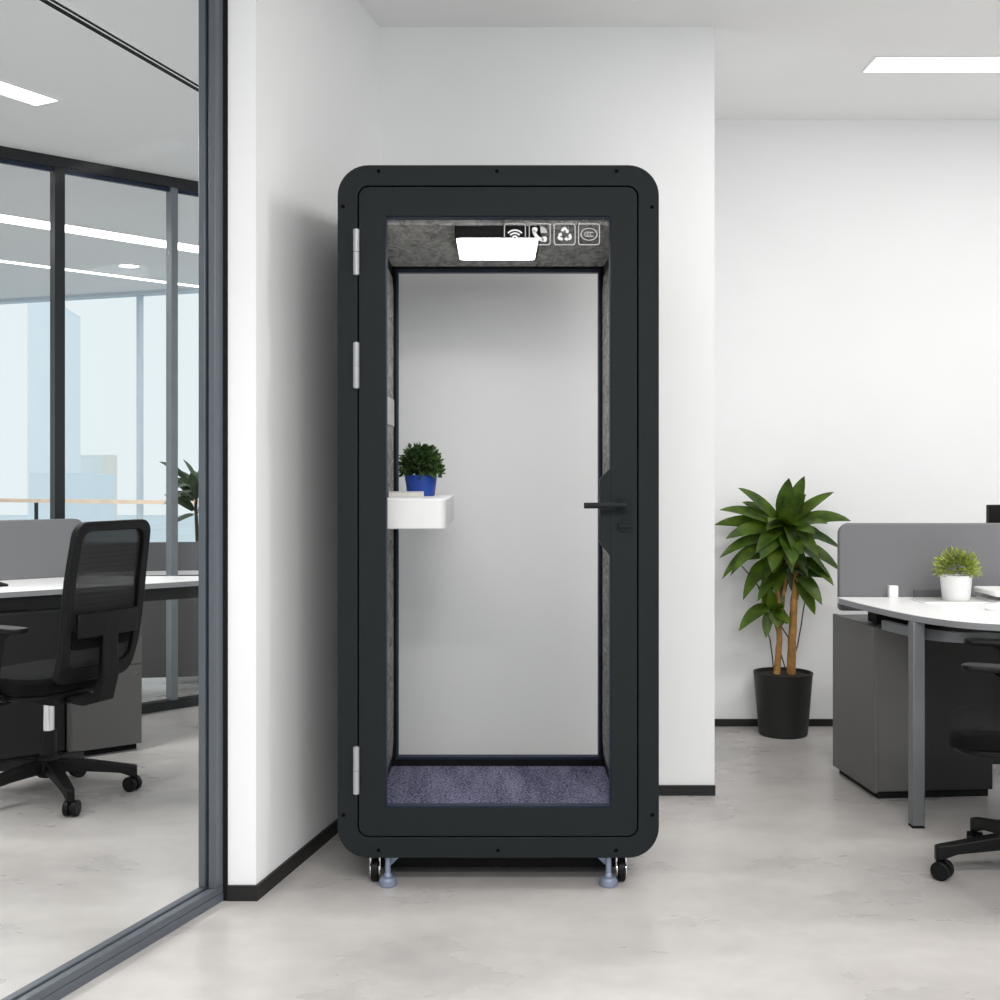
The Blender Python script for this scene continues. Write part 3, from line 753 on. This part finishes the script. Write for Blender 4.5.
# low desk beyond the far glass
d2 = thing('desk', 'low grey desk with a pale top beyond the far office glass', 'desk', (-1.95, 7.12, 0), R(10))
obj('desktop', box(BM(), -.5, 1.4, 0, .6, .665, .69), M_desk, d2)
obj('front_panel', box(BM(), -.45, 1.35, .05, .08, .05, .665), M_grey, d2)
obj('screen', box(BM(), -.5, 1.4, .0, .03, .6905, .86), M_screen, d2, bevel=.004)
for x in (-.44, 1.34): obj('leg', box(BM(), x - .02, x + .02, .3, .34, 0, .665), M_leg, d2)
# plant beyond the far glass
def leaf(bm, base, tip, width, sag, nrm, seg=9, fold=.18):
    base, tip = Vector(base), Vector(tip); ln = (tip - base).length
    mid = (base + tip) / 2 + Vector((0, 0, sag * ln)); rows = []
    for k in range(seg + 1):
        u = k / seg
        p = base * (1 - u) ** 2 + mid * 2 * u * (1 - u) + tip * u * u
        tg = ((mid - base) * (1 - u) + (tip - mid) * u).normalized()
        s = tg.cross(nrm); s = s.normalized() if s.length > 1e-4 else Vector((1, 0, 0)); nn = s.cross(tg)
        w = width * .45 * (max(0, math.sin(PI * min(1, (u * .94 + .06)) ** .85)) ** .8 if u < 1 else 0) + .0006
        rows.append([bm.verts.new(p - s * w + nn * w * fold), bm.verts.new(p - s * w * .5 + nn * w * fold * .3), bm.verts.new(p), bm.verts.new(p + s * w * .5 + nn * w * fold * .3), bm.verts.new(p + s * w + nn * w * fold)])
    for A, B in zip(rows, rows[1:]):
        for q in range(4): bm.faces.new((A[q], A[q + 1], B[q + 1], B[q]))
random.seed(8)
fp = thing('potted_tree', 'dark green palm-like plant standing beyond the far office glass', 'plant', (-2.02, 8.02, 0))
obj('pot', lathe(BM(), [(0, 0), (.12, 0), (.15, .30), (.155, .32), (.14, .32), (.13, .28), (0, .28)]), M_potb, fp)
bm = BM(); tube(bm, [(0, 0, .26), (.02, 0, .6), (.0, 0, 1.05), (.01, 0, 1.2)], [.016, .014, .011, .008]); obj('trunk', bm, M_twig, fp)
bm = BM()
for k in range(34):
    th = random.uniform(0, 2 * PI); z = random.choice((1.0, 1.08, 1.16, 1.2)); r = random.uniform(.16, .27)
    b_ = Vector((.01, 0, z)); tp = Vector((r * math.cos(th), r * math.sin(th), z + random.uniform(-.12, .20)))
    leaf(bm, b_ + (tp - b_) * .12, tp, .06, .15, Vector((random.gauss(0, .4), random.gauss(-.5, .3), 1)), 6)
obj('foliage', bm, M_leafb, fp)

# ------------------------------------------------------------------ the potted plant by the back wall
random.seed(21)
PP = Vector((1.392, 5.86, 0))
dr = thing('potted_tree', 'leafy green dracaena in a black floor pot by the white back wall', 'plant', PP)
def PL(px, py, dy=0.0): return W(px, py, PP.y + dy) - PP
obj('pot', lathe(BM(), [(0, 0), (.112, 0), (.117, .006), (.1405, .290), (.143, .297), (.143, .305), (.134, .305), (.130, .28), (0, .28)], seg=48), M_potb, dr)
obj('soil', lathe(BM(), [(0, .289), (.06, .292), (.1315, .288), (.130, .2815), (0, .2815)], seg=32), M_soil, dr)
def trunk(pts, rad, m=M_trunk, nm='trunk'):
    bm = BM(); P = [PL(*p) for p in pts]; Q = []; RR = []
    for i in range(len(P) - 1):
        for q in range(4):
            Q.append(P[i].lerp(P[i + 1], q / 4)); RR.append(rad[i] + (rad[i + 1] - rad[i]) * q / 4)
    Q.append(P[-1]); RR.append(rad[-1])
    Q = [p + Vector((random.gauss(0, .0015), random.gauss(0, .0015), 0)) for p in Q]
    obj(nm, tube(bm, Q, RR, 12), m, dr)
trunk([(791, 674), (792, 640), (794, 600), (796, 575), (792, 545)], [.022, .020, .017, .013, .010])
trunk([(777, 674), (779, 640), (778, 600), (773, 570), (770, 555)], [.017, .014, .011, .010, .008])
trunk([(778, 640, .01), (783, 605, .02), (786, 560, .02), (786, 520, .0)], [.008, .009, .009, .008])
for pts in ([(774, 674, .03), (770, 640, .03), (766, 625, .02)], [(785, 668, .03), (778, 640, .05), (770, 600, .03), (742, 566, -.02)], [(795, 660, .02), (800, 630, .02), (805, 602, .0)], [(793, 645, .03), (781, 626, .03), (786, 618, .0)]):
    trunk(pts, [.003] * len(pts), M_twig, 'twig')
def crown(leaves, extra=()):
    bm = BM()
    for (b_, t_, w, sag, dy) in leaves:
        B, T = PL(*b_), PL(t_[0], t_[1], dy)
        dirx = (T - B); nrm = Vector((random.gauss(0, .25), -0.75 + random.gauss(0, .2), .75))
        leaf(bm, B, T, w, sag, nrm)
    for (b_, n, r0, r1, zlo, zhi, w) in extra:
        B = PL(*b_)
        for k in range(n):
            th = random.uniform(0, 2 * PI); r = random.uniform(r0, r1)
            T = B + Vector((r * math.cos(th), r * math.sin(th) * .8, random.uniform(zlo, zhi)))
            T.y = min(T.y, .15)
            leaf(bm, B + (T - B) * .05, T, w, random.uniform(.12, .3), Vector((random.gauss(0, .3), -.5, .85)))
    obj('foliage', bm, M_leaf, dr)
crown([((787, 522), (804.5, 476), .085, .05, -.03), ((783, 522), (789, 478), .10, .03, -.06), ((781, 524), (738, 488), .080, .13, -.05),
       ((790, 523), (834, 492), .070, .12, -.04), ((781, 527), (719.5, 510), .080, .16, -.08), ((792, 525), (851, 521), .085, .20, -.08),
       ((779, 529), (714, 525), .080, .16, .02), ((792, 528), (828, 524), .07, .2, -.14), ((780, 526), (742, 502), .07, .16, .06),
       ((778, 530), (725.5, 539), .085, .18, -.12), ((793, 528), (812, 505), .07, .15, .08)],
      [((786, 526), 12, .15, .27, -.14, .10, .085), ((786, 526), 5, .06, .14, .12, .2, .085)])
crown([((776, 540), (719.5, 558), .070, .25, -.08), ((774, 545), (722, 579), .075, .32, -.02), ((775, 545), (730, 576), .07, .28, -.14),
       ((790, 530), (841, 549), .085, .16, -.10), ((795, 545), (840, 571), .085, .22, -.02), ((797, 560), (834, 586), .080, .28, -.10),
       ((780, 535), (772, 572), .11, .12, -.20), ((787, 532), (793, 566), .12, .15, -.24), ((785, 530), (760, 560), .10, .15, -.18), ((790, 530), (818, 556), .10, .15, -.18), ((782, 545), (765, 580), .09, .15, -.1), ((788, 535), (808, 545), .10, .2, -.12)],
      [((784, 538), 16, .12, .25, -.20, .05, .085)])
crown([((797, 574), (822, 605), .085, .20, -.08), ((796, 576), (815, 615), .085, .12, -.04), ((797, 573), (826, 578), .06, .15, -.1), ((770, 560), (743, 600), .085, .25, -.04),
       ((768, 560), (748, 560), .06, .2, -.12), ((784, 560), (781, 604), .08, .05, .06), ((786, 565), (798, 600), .07, .1, .1), ((775, 558), (768, 590), .07, .1, -.04)],
      [((784, 565), 8, .08, .16, -.20, -.05, .075)])
crown([((770, 606), (739, 631), .085, .22, -.06), ((768, 612), (766, 638), .055, .08, -.04), ((772, 610), (757, 585), .06, .05, -.03), ((773, 612), (769, 588), .07, .05, -.06), ((775, 612), (783, 590), .06, .05, .02), ((775, 608), (778, 628), .08, .1, -.06), ((776, 608), (787, 624), .06, .1, .03)],
      [((774, 612), 6, .06, .11, -.06, .06, .065)])

# ------------------------------------------------------------------ right desk and its things
rd = thing('desk', 'white-topped desk with a curved front edge and grey leg at right', 'desk', (0, 0, 0))
def curve_front():
    ctl = [(1.394, 4.90), (1.432, 4.64), (1.4956, 4.36), (1.585, 4.18), (1.7055, 4.085), (1.86, 4.05), (2.2, 4.04), (3.0, 4.04)]
    o = []
    for i in range(len(ctl) - 1):
        p0 = ctl[max(i - 1, 0)]; p1 = ctl[i]; p2 = ctl[i + 1]; p3 = ctl[min(i + 2, len(ctl) - 1)]
        for q in range(6):
            u = q / 6
            o.append(tuple(.5 * (2 * p1[k] + (p2[k] - p0[k]) * u + (2 * p0[k] - 5 * p1[k] + 4 * p2[k] - p3[k]) * u * u + (3 * p1[k] - p0[k] - 3 * p2[k] + p3[k]) * u ** 3) for k in (0, 1)))
    return o + [ctl[-1]]
CF = curve_front()
obj('desktop', prism(BM(), CF + [(3.0, 4.93), (1.394, 4.93)], .746, .770), M_desk, rd, bevel=.002)
bm = BM()
off = [(x - .003 if y > 4.1 else x, y - .003 if y < 4.4 else y) for x, y in CF]
prism(bm, off + CF[::-1], .7455, .7675)
obj('edge_band', bm, M_edge, rd)
bm = BM(); ap = [(x + .04 + .02 * min(1, max(0, x - 1.5) * 5), y + .04 + .13 * min(1, max(0, x - 1.5) * 6)) for x, y in CF if y < 4.62]
prism(bm, ap + [(x + .02, y + .012) for x, y in ap[::-1]], .676, .712); obj('apron', bm, M_leg, rd)
obj('leg', box(BM(), 1.4935, 1.541, 4.325, 4.375, .006, .7455), M_leg, rd, bevel=.008, bseg=3)
obj('foot', box(BM(), 1.495, 1.539, 4.327, 4.373, 0, .006), M_blackm, rd)
obj('leg', box(BM(), 2.8, 2.853, 4.33, 4.39, 0, .7455), M_leg, rd, bevel=.012, bseg=3)
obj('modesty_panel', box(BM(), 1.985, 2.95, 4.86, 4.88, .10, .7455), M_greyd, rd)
obj('support_block', box(BM(), 1.51, 1.93, 4.79, 4.90, .6770, .7455), M_blackm, rd)
for x in (2.80,): obj('beam', box(BM(), x - .02, x + .02, 4.43, 4.85, .700, .7455), M_leg, rd)
# grey side cabinet, added black block beside it in place of shade
CA = R(5)
cab = thing('side_cabinet', 'grey side cabinet at the left end of the right desk', 'cabinet', (1.490, 4.705, 0), CA)
obj('body', box(BM(), 0, .145, 0, .44, .030, .672), M_grey, cab, bevel=.002)
obj('side_panel', box(BM(), -.018, -.0005, -.004, .44, .026, .676), M_grey, cab, bevel=.002)
obj('plinth', box(BM(), .004, .14, .012, .42, 0, .03), M_blackm, cab)
shade_right = thing('under_desk_shade', 'black block standing in for shade under the right desk behind the grey leg', 'cabinet', (1.490, 4.705, 0), CA)  # cabinet shape added so its black acts as the desk's shade
obj('body', box(BM(), .150, .462, .0, .44, .030, .672), M_greyd, shade_right, bevel=.002)
obj('door', box(BM(), .152, .460, -.016, -.0005, .034, .668), M_greyd, shade_right, bevel=.002)  # front of the added shade block, not a real door
obj('plinth', box(BM(), .155, .455, .012, .42, 0, .03), M_blackm, shade_right)  # base of the added shade block
# screen panel
sp = thing('desk_screen', 'wide grey fabric desk screen behind the right desk', 'screen', (1.39, 4.935, 0))
sx0, sx1, r = (839 - CX) * 4.935 / F - 1.39, 1.62, .045
obj('panel', prism_xz(BM(), [(sx0 + .01, .712), (sx1, .712), (sx1, 1.073)] + [(sx0 + r + r * math.cos(R(a)), 1.073 - r + r * math.sin(R(a))) for a in range(90, 181, 10)] + [(sx0, .722)], 0, .03), M_screen, sp, bevel=.006)
obj('bracket', box(BM(), (890 - CX) * 4.9 / F - 1.39, (899 - CX) * 4.9 / F - 1.39, -.028, -.001, .7702, .818), M_white, sp, bevel=.002)
# desk plant
QD = 4.75
qp = thing('potted_plant', 'small yellow-green plant in a white pot on the right desk', 'plant', ((956 - CX) * QD / F, QD, .7702))
obj('pot', lathe(BM(), [(0, 0), (.050, 0), (.053, .004), (.0605, .094), (.0605, .098), (.056, .098), (.054, .085), (0, .085)]), M_white, qp)
obj('soil', lathe(BM(), [(0, .088), (.0545, .088), (.054, .0855), (0, .0855)]), M_soil, qp)
random.seed(5); bm = BM()
for k in range(900):
    th = random.uniform(0, 2 * PI); ph = math.asin(random.uniform(-.25, 1)); r = random.uniform(.45, 1.0)
    dv = Vector((math.cos(th) * math.cos(ph), math.sin(th) * math.cos(ph), math.sin(ph)))
    p = Vector((dv.x * .084 * r, dv.y * .084 * r, .118 + dv.z * .078 * r))
    if p.z < .096: p.z = .096 + random.uniform(0, .012)
    d = (dv + Vector((random.gauss(0, .35), random.gauss(0, .35), random.gauss(.1, .35)))).normalized()
    small_leaf(bm, p, d, random.uniform(.018, .028), random.uniform(.006, .010), Vector((random.gauss(0, .6), random.gauss(0, .6), 1)))
obj('foliage', bm, M_leafy, qp, smooth=0)
# papers, keyboard, laptop stand and monitor
pn = thing('paper_tray', 'flat pale grey tray lying on the right desk under the white pot', 'tray', (0, 0, .7702))
qp.location.z = .7702 + .0082
obj('tray', prism(BM(), rrect((915 - CX) * 4.78 / F, 4.68, (990 - CX) * 4.78 / F, 4.85, .03, 6), 0, .006), M_white, pn, bevel=.002)
obj('rim', prism(BM(), rrect((916 - CX) * 4.78 / F, 4.685, (989 - CX) * 4.78 / F, 4.845, .028, 6), .0062, .008), M_decalg, pn)
ph = thing('phone_holder', 'dark grey flat device leaning against the right desk screen', 'device', (0, 0, .7705))
obj('body', box(BM(), (914 - CX) * 4.89 / F, (945 - CX) * 4.89 / F, 4.893, 4.905, 0, .034), mat('dark_grey_plastic', rgb(84, 84, 86), .5), ph, bevel=.003)
lpz = thing('laptop', 'white laptop at the right edge on the right desk', 'laptop', (0, 0, .7702))
obj('base', prism(BM(), rrect((989 - CX) * 4.72 / F, 4.62, 2.22, 4.86, .012, 4), 0, .012), M_white, lpz, bevel=.002)
obj('lid', prism(BM(), rrect((986 - CX) * 4.72 / F, 4.62, 2.21, 4.86, .02, 4), .032, .052), M_white, lpz, bevel=.005)
obj('hinge', box(BM(), (990.5 - CX) * 4.72 / F, 2.16, 4.80, 4.85, .012, .032), M_decalg, lpz)
pe = thing('mouse', 'white computer mouse at the right edge of the right desk', 'mouse', ((1001 - CX) * 4.46 / F, 4.46, .7702), R(70))
bm = BM(); lathe(bm, [(0, 0), (.030, 0), (.034, .008), (.028, .02), (.014, .027), (0, .029)], seg=24)
for v in bm.verts: v.co.y *= 1.7
obj('shell', bm, M_white, pe)
mo = thing('monitor', 'black computer monitor rising above the right desk screen', 'monitor', (2.30, 5.16, 0))
obj('screen_panel', box(BM(), (987.5 - CX) * 5.16 / F - 2.30, .26, -.018, .018, .90, 1.142), M_black, mo, bevel=.004)
obj('stand', box(BM(), -.02, .02, .02, .04, .77, 1.0), M_black, mo)
obj('foot', prism(BM(), rrect(-.11, -.07, .11, .09, .03, 5), .7602, .77), M_black, mo)
od = thing('desk', 'white-topped desk on the far side of the right desk screen', 'desk', (1.45, 4.98, 0))
obj('desktop', box(BM(), .42, 1.60, 0, .60, .735, .760), M_desk, od, bevel=.003)
for x in (.50, 1.54):
    for y in (.25, .54): obj('leg', box(BM(), x - .02, x + .02, y - .02, y + .02, 0, .735), M_leg, od)
